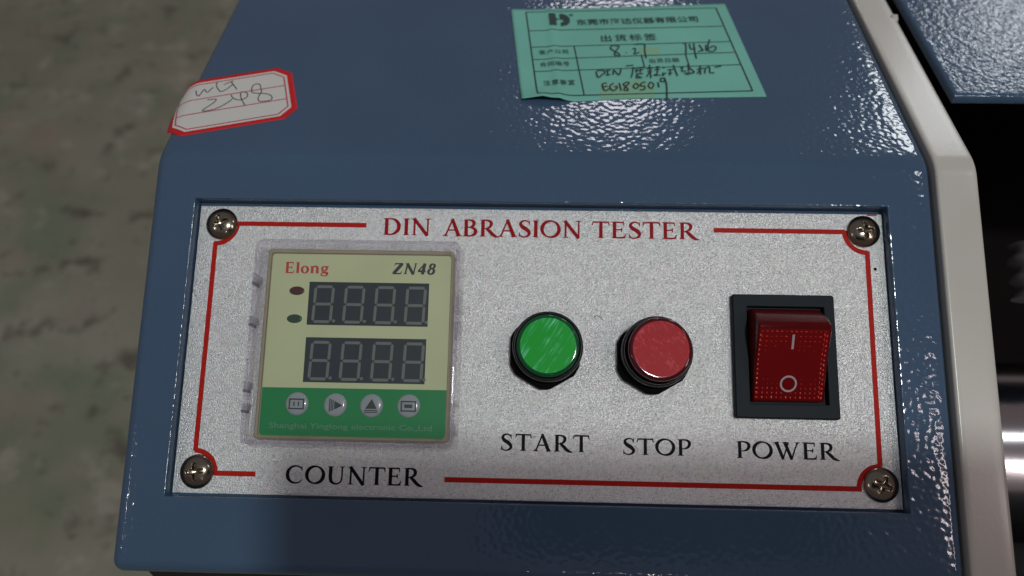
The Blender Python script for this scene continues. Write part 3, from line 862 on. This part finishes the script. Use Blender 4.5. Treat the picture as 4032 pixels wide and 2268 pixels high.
# ------------------------------------------------------------------ green shipping label
slab = root('shipping_label', 'pale green paper shipping label with ruled boxes and handwriting stuck on the blue cover', 'paper label')
def crease(x, u):
    # sheet lies flat, with a soft crease near its left and a lifted lower left edge
    h = .12
    h += .42 * math.exp(-((x - 4.6 + (u - 50) * .05) / 1.3) ** 2)
    e = max(0.0, 1 - abs(u - 25) / 7) * max(0.0, 1 - abs(x - 1) / 9); h += 2.0 * e
    e = max(0.0, 1 - (x + 9.5) / 6) ; h += .35 * max(0, e) * (1 if u > 20 else 0)
    return h
def pmap(x, u, h): return upper(x, u, crease(x, u) + h)
A, B, C_, D_ = (-9.5, 75.1), (60.6, 79.9), (65.0, 28.4), (-4.9, 25.7)
NX, NY = 70, 44
v = []; f = []
for j in range(NY + 1):
    t = j / NY
    for i in range(NX + 1):
        q = i / NX
        x = (A[0] * (1 - q) + B[0] * q) * (1 - t) + (D_[0] * (1 - q) + C_[0] * q) * t
        u = (A[1] * (1 - q) + B[1] * q) * (1 - t) + (D_[1] * (1 - q) + C_[1] * q) * t
        # the bottom edge dips between the corners
        u -= 1.0 * math.exp(-((q - .2) / .16) ** 2) * t
        v.append(pmap(x, u, 0))
for j in range(NY):
    for i in range(NX): a = j * (NX + 1) + i; f.append((a + NX + 1, a + NX + 2, a + 1, a))
me = mesh('paper', v, f)
paper = link('paper', me, 'paper_green', slab, True)
so = paper.modifiers.new('thickness', 'SOLIDIFY'); so.thickness = .00009; so.offset = -1
s = Sheet(.05, pmap)
s.poly([(17.5, 26.9), (33, 27.2), (33.5, 34), (29, 36.5), (24, 34), (18, 34.5)])
s.build('stain', 'stain', slab)
s = Sheet(.06, pmap); s.poly([(30.5, 53.3), (37, 53.5), (36.5, 48.8), (31, 49)]); s.build('stain', 'stain', slab)
s = Sheet(.12, pmap)
LW = .32
def ln(a, b, w=LW): s.stroke([a, b], width=w, step=1.0)
ln((-4.6, 73.6), (57.3, 77.1)); ln((57.3, 77.1), (61.4, 31.1), .45); ln((61.4, 31.1), (-.4, 27.4), .45); ln((-.4, 27.4), (-4.6, 73.6), .45)
for a, b in (((-3.5, 62.4), (57.8, 65.9)), ((-2.7, 53.0), (58.8, 57.0)), ((-2.0, 46.2), (59.2, 51.0)), ((-1.4, 39.9), (60.0, 44.4))): ln(a, b)
ln((10.6, 53.9), (13.0, 27.9), .4); ln((30.9, 49.2), (31.4, 42.5), .4); ln((44.3, 49.9), (44.7, 43.5), .4)
s.build('ruled_lines', 'paper_print', slab)
s = Sheet(.28, pmap)
an = math.radians(3.8)
font_text(s, '东莞市海达仪器有限公司', 11.8, 66.0, 3.7, bold=.008, angle=an, width=38.9)
font_text(s, '出货标签', 19.1, 56.6, 4.0, bold=.004, angle=an, width=17.4, spacing=1.25)
font_text(s, '客户公司', -.1, 49.0, 2.5, bold=.004, angle=an, width=8.9, spacing=1.1)
font_text(s, '合同编号', .2, 42.5, 2.5, bold=.004, angle=an, width=8.9, spacing=1.1)
font_text(s, '出货日期', 33.1, 44.9, 2.5, bold=.004, angle=an, width=8.9, spacing=1.1)
font_text(s, '注意事宜', 1.3, 32.8, 2.7, bold=.006, angle=an, width=9.2, spacing=1.1)
# the H-D monogram
s.poly([(2.75, 72.4), (4.9, 72.6), (5.4, 65.5), (3.15, 65.3)])
s.poly([(5.0, 69.6), (5.9, 69.6), (5.9, 68.9), (5.0, 68.9)])
s.poly([(6.2, 72.5), (7.6, 72.3), (8.9, 71.2), (9.6, 69.4), (9.5, 67.4), (8.6, 65.9), (7.0, 65.3), (6.7, 65.3), (6.6, 67.0), (7.6, 67.8), (7.5, 69.1), (6.4, 69.2)])
s.stroke([(10.0 + .5 * math.cos(i * .7), 71.9 + .45 * math.sin(i * .7)) for i in range(9)], closed=True, width=.3)
s.build('printed_text', 'paper_print', slab)
HAND = [[[23.9,53.9],[22.5,54.1],[21.7,52.6],[22.9,50.9],[24.3,49.2],[23.9,48.3],[22.8,49.1],[23.1,50.6],[24.4,53.3],[23.9,53.9]],[[26.3,50.2],[26.6,50.0]],[[28.4,52.1],[29.2,52.6],[29.3,51.3],[28.8,49.5],[30.4,50.4]],[[29.2,54.8],[32.2,54.9],[32.1,51.6],[32.2,47.3]],[[44.2,55.4],[45.0,55.3],[44.5,50.0]],[[46.1,55.3],[46.3,52.4],[47.8,53.0]],[[47.5,55.7],[47.3,51.8],[47.3,47.2]],[[49.0,54.8],[49.7,52.4],[49.8,51.3]],[[48.2,50.9],[49.6,51.8]],[[51.1,54.8],[50.8,51.3]],[[52.7,57.8],[51.7,54.2],[51.6,51.3],[53.3,51.6],[54.0,53.4],[53.3,54.2],[52.0,53.0]],[[16.8,40.0],[17.3,37.0],[18.6,38.4],[19.5,39.5],[18.9,40.5],[17.0,40.4]],[[20.3,40.6],[20.2,38.3]],[[19.7,40.5],[21.1,40.7]],[[19.6,38.1],[21.0,38.4]],[[21.8,38.4],[22.1,40.7],[23.5,38.3],[24.3,41.5]],[[25.8,43.0],[28.1,43.4]],[[28.0,42.4],[27.5,39.1],[27.0,37.1]],[[28.1,41.8],[31.0,42.4]],[[28.9,41.3],[28.8,39.6]],[[28.4,40.6],[29.6,40.8]],[[30.0,41.6],[29.9,39.6]],[[29.8,40.8],[30.9,41.2]],[[28.5,38.8],[30.6,39.1]],[[28.9,38.0],[30.0,36.9]],[[28.8,38.4],[28.6,36.9],[30.3,37.2]],[[32.9,43.6],[32.8,36.9]],[[31.9,41.6],[33.8,41.9]],[[32.0,40.2],[33.5,40.5]],[[32.5,39.7],[31.6,37.5]],[[34.5,42.5],[35.8,42.8]],[[34.2,41.1],[35.8,41.4]],[[35.1,42.5],[34.8,39.2],[33.8,38.3],[35.7,38.3]],[[36.7,42.5],[37.3,42.0]],[[36.6,39.7],[36.3,38.1],[37.4,39.7]],[[38.0,41.1],[39.8,41.4]],[[38.0,39.2],[39.3,39.5]],[[38.8,40.9],[38.5,38.4]],[[40.0,43.7],[40.4,39.8],[40.7,38.1]],[[41.9,42.0],[42.7,42.6],[42.2,40.4],[43.5,40.7]],[[44.5,44.3],[44.2,40.4]],[[42.7,39.3],[44.6,39.8]],[[44.5,42.6],[45.9,39.9]],[[43.2,38.7],[45.9,39.9]],[[47.9,43.5],[47.5,38.8]],[[46.7,41.5],[49.0,42.1]],[[47.6,41.3],[46.6,39.3]],[[49.3,42.1],[48.8,39.4]],[[49.3,42.1],[50.6,42.7],[50.4,39.9],[51.7,39.9]],[[52.1,42.7],[54.2,43.3]],[[19.7,34.1],[18.4,33.5],[18.9,30.4],[20.3,31.2]],[[18.7,32.2],[19.9,32.6]],[[21.7,34.1],[20.5,32.5],[21.2,30.4],[22.5,31.5],[22.5,32.5],[21.8,32.2]],[[23.3,34.1],[23.7,30.4]],[[25.6,34.7],[24.5,33.6],[25.3,32.0],[25.7,30.7],[24.6,30.7],[25.0,32.3],[26.2,34.2],[25.6,34.7]],[[28.2,34.2],[27.3,32.6],[28.0,31.5],[28.9,32.9],[28.2,34.2]],[[31.0,34.8],[29.8,34.2],[29.5,32.9],[30.6,32.6],[30.3,31.1],[29.0,30.8]],[[32.4,34.8],[31.7,32.9],[32.5,31.6],[33.3,33.7],[32.4,34.8]],[[34.6,34.8],[34.7,32.2]],[[36.5,36.7],[35.6,36.7],[35.6,35.1],[36.7,35.4],[36.7,37.0],[37.0,33.8],[36.8,30.6],[36.4,26.5]]]
s = Sheet(.30, pmap)
for q in HAND: s.stroke([(a, b, .42) for a, b in q], smooth=True)
s.build('handwriting', 'pen', slab)

# ------------------------------------------------------------------ red bordered sticker folded over the left edge
stk = root('handwritten_sticker', 'white sticker with red border and pencil number, folded over the left edge of the cover', 'sticker')
XE, RR = -102.4, 3.0
ca, sa = math.cos(math.radians(17)), math.sin(math.radians(17))
def smap(a, b, h):
    x = -88.4 + a * ca - b * sa; u = 24.3 + a * sa + b * ca
    h = h + .12
    x0 = XE + RR
    if x >= x0: p = upper(x, u, h); return p
    RP = 7.0
    t = (x0 - x) / RP
    if t <= math.pi / 2:
        xx = x0 - (RP + h) * math.sin(t); dn_ = RP - (RP + h) * math.cos(t)
    else:
        xx = x0 - (RP + h); dn_ = RP + (t - math.pi / 2) * RP
    return upper(xx, u, -dn_)
def octa(W_, H_, c, step=.7):
    """rows of (b, a_left, a_right) of an octagon of half sizes W_, H_ and corner cut c"""
    rows = []; n = int(2 * H_ / step)
    bs = sorted(set([-H_ + 2 * H_ * i / n for i in range(n + 1)] + [-H_ + c[1], H_ - c[1]]))
    for b in bs:
        k = max(0, abs(b) - (H_ - c[1])) / c[1] * c[0]
        rows.append((b, -W_ + k, W_ - k))
    return rows
def octa_mesh(name, W_, H_, c, h, mat):
    rows = octa(W_, H_, c); N = 60; v = []; f = []
    for b, l, r in rows:
        for i in range(N + 1): v.append(smap(l + (r - l) * i / N, b, h))
    for j in range(len(rows) - 1):
        for i in range(N): a = j * (N + 1) + i; f.append((a, a + 1, a + N + 2, a + N + 1))
    return link(name, mesh(name, v, f), mat, stk, True)
octa_mesh('red_border', 18.1, 13.1, (4.0, 4.0), 0, 'sticker_red').modifiers.new('thickness', 'SOLIDIFY').thickness = .00012
octa_mesh('white_field', 16.4, 11.5, (3.4, 3.4), .05, 'paper_white')
s = Sheet(.09, smap)
W_, H_, c = 15.5, 10.5, 3.0
oc = [(W_, H_ - c), (W_ - c, H_), (-W_ + c, H_), (-W_, H_ - c), (-W_, -H_ + c), (-W_ + c, -H_), (W_ - c, -H_), (W_, -H_ + c), (W_, H_ - c)]
for a, b in zip(oc, oc[1:]): s.stroke([a, b], width=.42, step=.5)
for yy in (3.1, -3.7): s.stroke([(-W_, yy), (W_, yy)], width=.38, step=.5)
s.build('ruled_lines', 'sticker_line', stk)
STK = [[[-99.9,28.8],[-99.4,27.1],[-98.5,26.1],[-98.1,27.4],[-97.7,29.4],[-96.8,28.2],[-96.2,28.1],[-95.9,29.3],[-95.3,30.5]],[[-94.9,33.0],[-94.7,31.4],[-93.7,29.6],[-92.6,28.4],[-91.4,29.3],[-90.4,31.2],[-90.0,32.4]],[[-92.6,31.8],[-91.3,33.0],[-90.2,33.8]],[[-90.7,33.1],[-89.3,31.2],[-88.1,29.5]],[[-95.4,24.3],[-93.7,24.6],[-92.8,24.5],[-93.3,22.7],[-95.3,19.2],[-93.4,19.3],[-91.1,20.7],[-89.1,23.1],[-88.2,24.9]],[[-89.1,26.8],[-88.3,25.5],[-87.0,24.6],[-85.6,24.5],[-84.4,25.5],[-84.3,27.0],[-85.1,28.1],[-86.6,28.4]],[[-86.6,27.9],[-86.0,25.8],[-84.8,23.5],[-83.7,21.7]],[[-81.2,30.1],[-81.9,31.9],[-82.8,32.4],[-83.8,31.6],[-83.8,29.5],[-83.1,28.0],[-81.0,27.7],[-78.6,27.4],[-77.1,26.2],[-77.0,24.5],[-79.5,23.8],[-80.6,24.4],[-80.9,26.5],[-80.6,28.3],[-81.2,30.1]]]
s = Sheet(.14, smap)
for q in STK:
    loc_ = []
    for x, u in q:
        dx, dy = x + 88.4, u - 24.3; loc_.append((dx * ca + dy * sa, -dx * sa + dy * ca, .31))
    s.stroke(loc_, smooth=True)
s.build('handwriting', 'pencil', stk)

# ------------------------------------------------------------------ the phone that takes the picture, around and behind the lens
ph = bpy.data.objects.new('smartphone', None); col.objects.link(ph)
ph.matrix_world = CAM_M
ph['label'] = 'dark smartphone held over the control panel taking the picture'; ph['category'] = 'phone'
me = box(-15, 152, -60, 18, 14, 22, 3.5, 4); link('phone_body', me, 'phone', ph, True)
me = box(-12, 149, -57.5, 15.5, 22.02, 22.3, .1, 1); link('screen', me, 'phone_glass', ph)
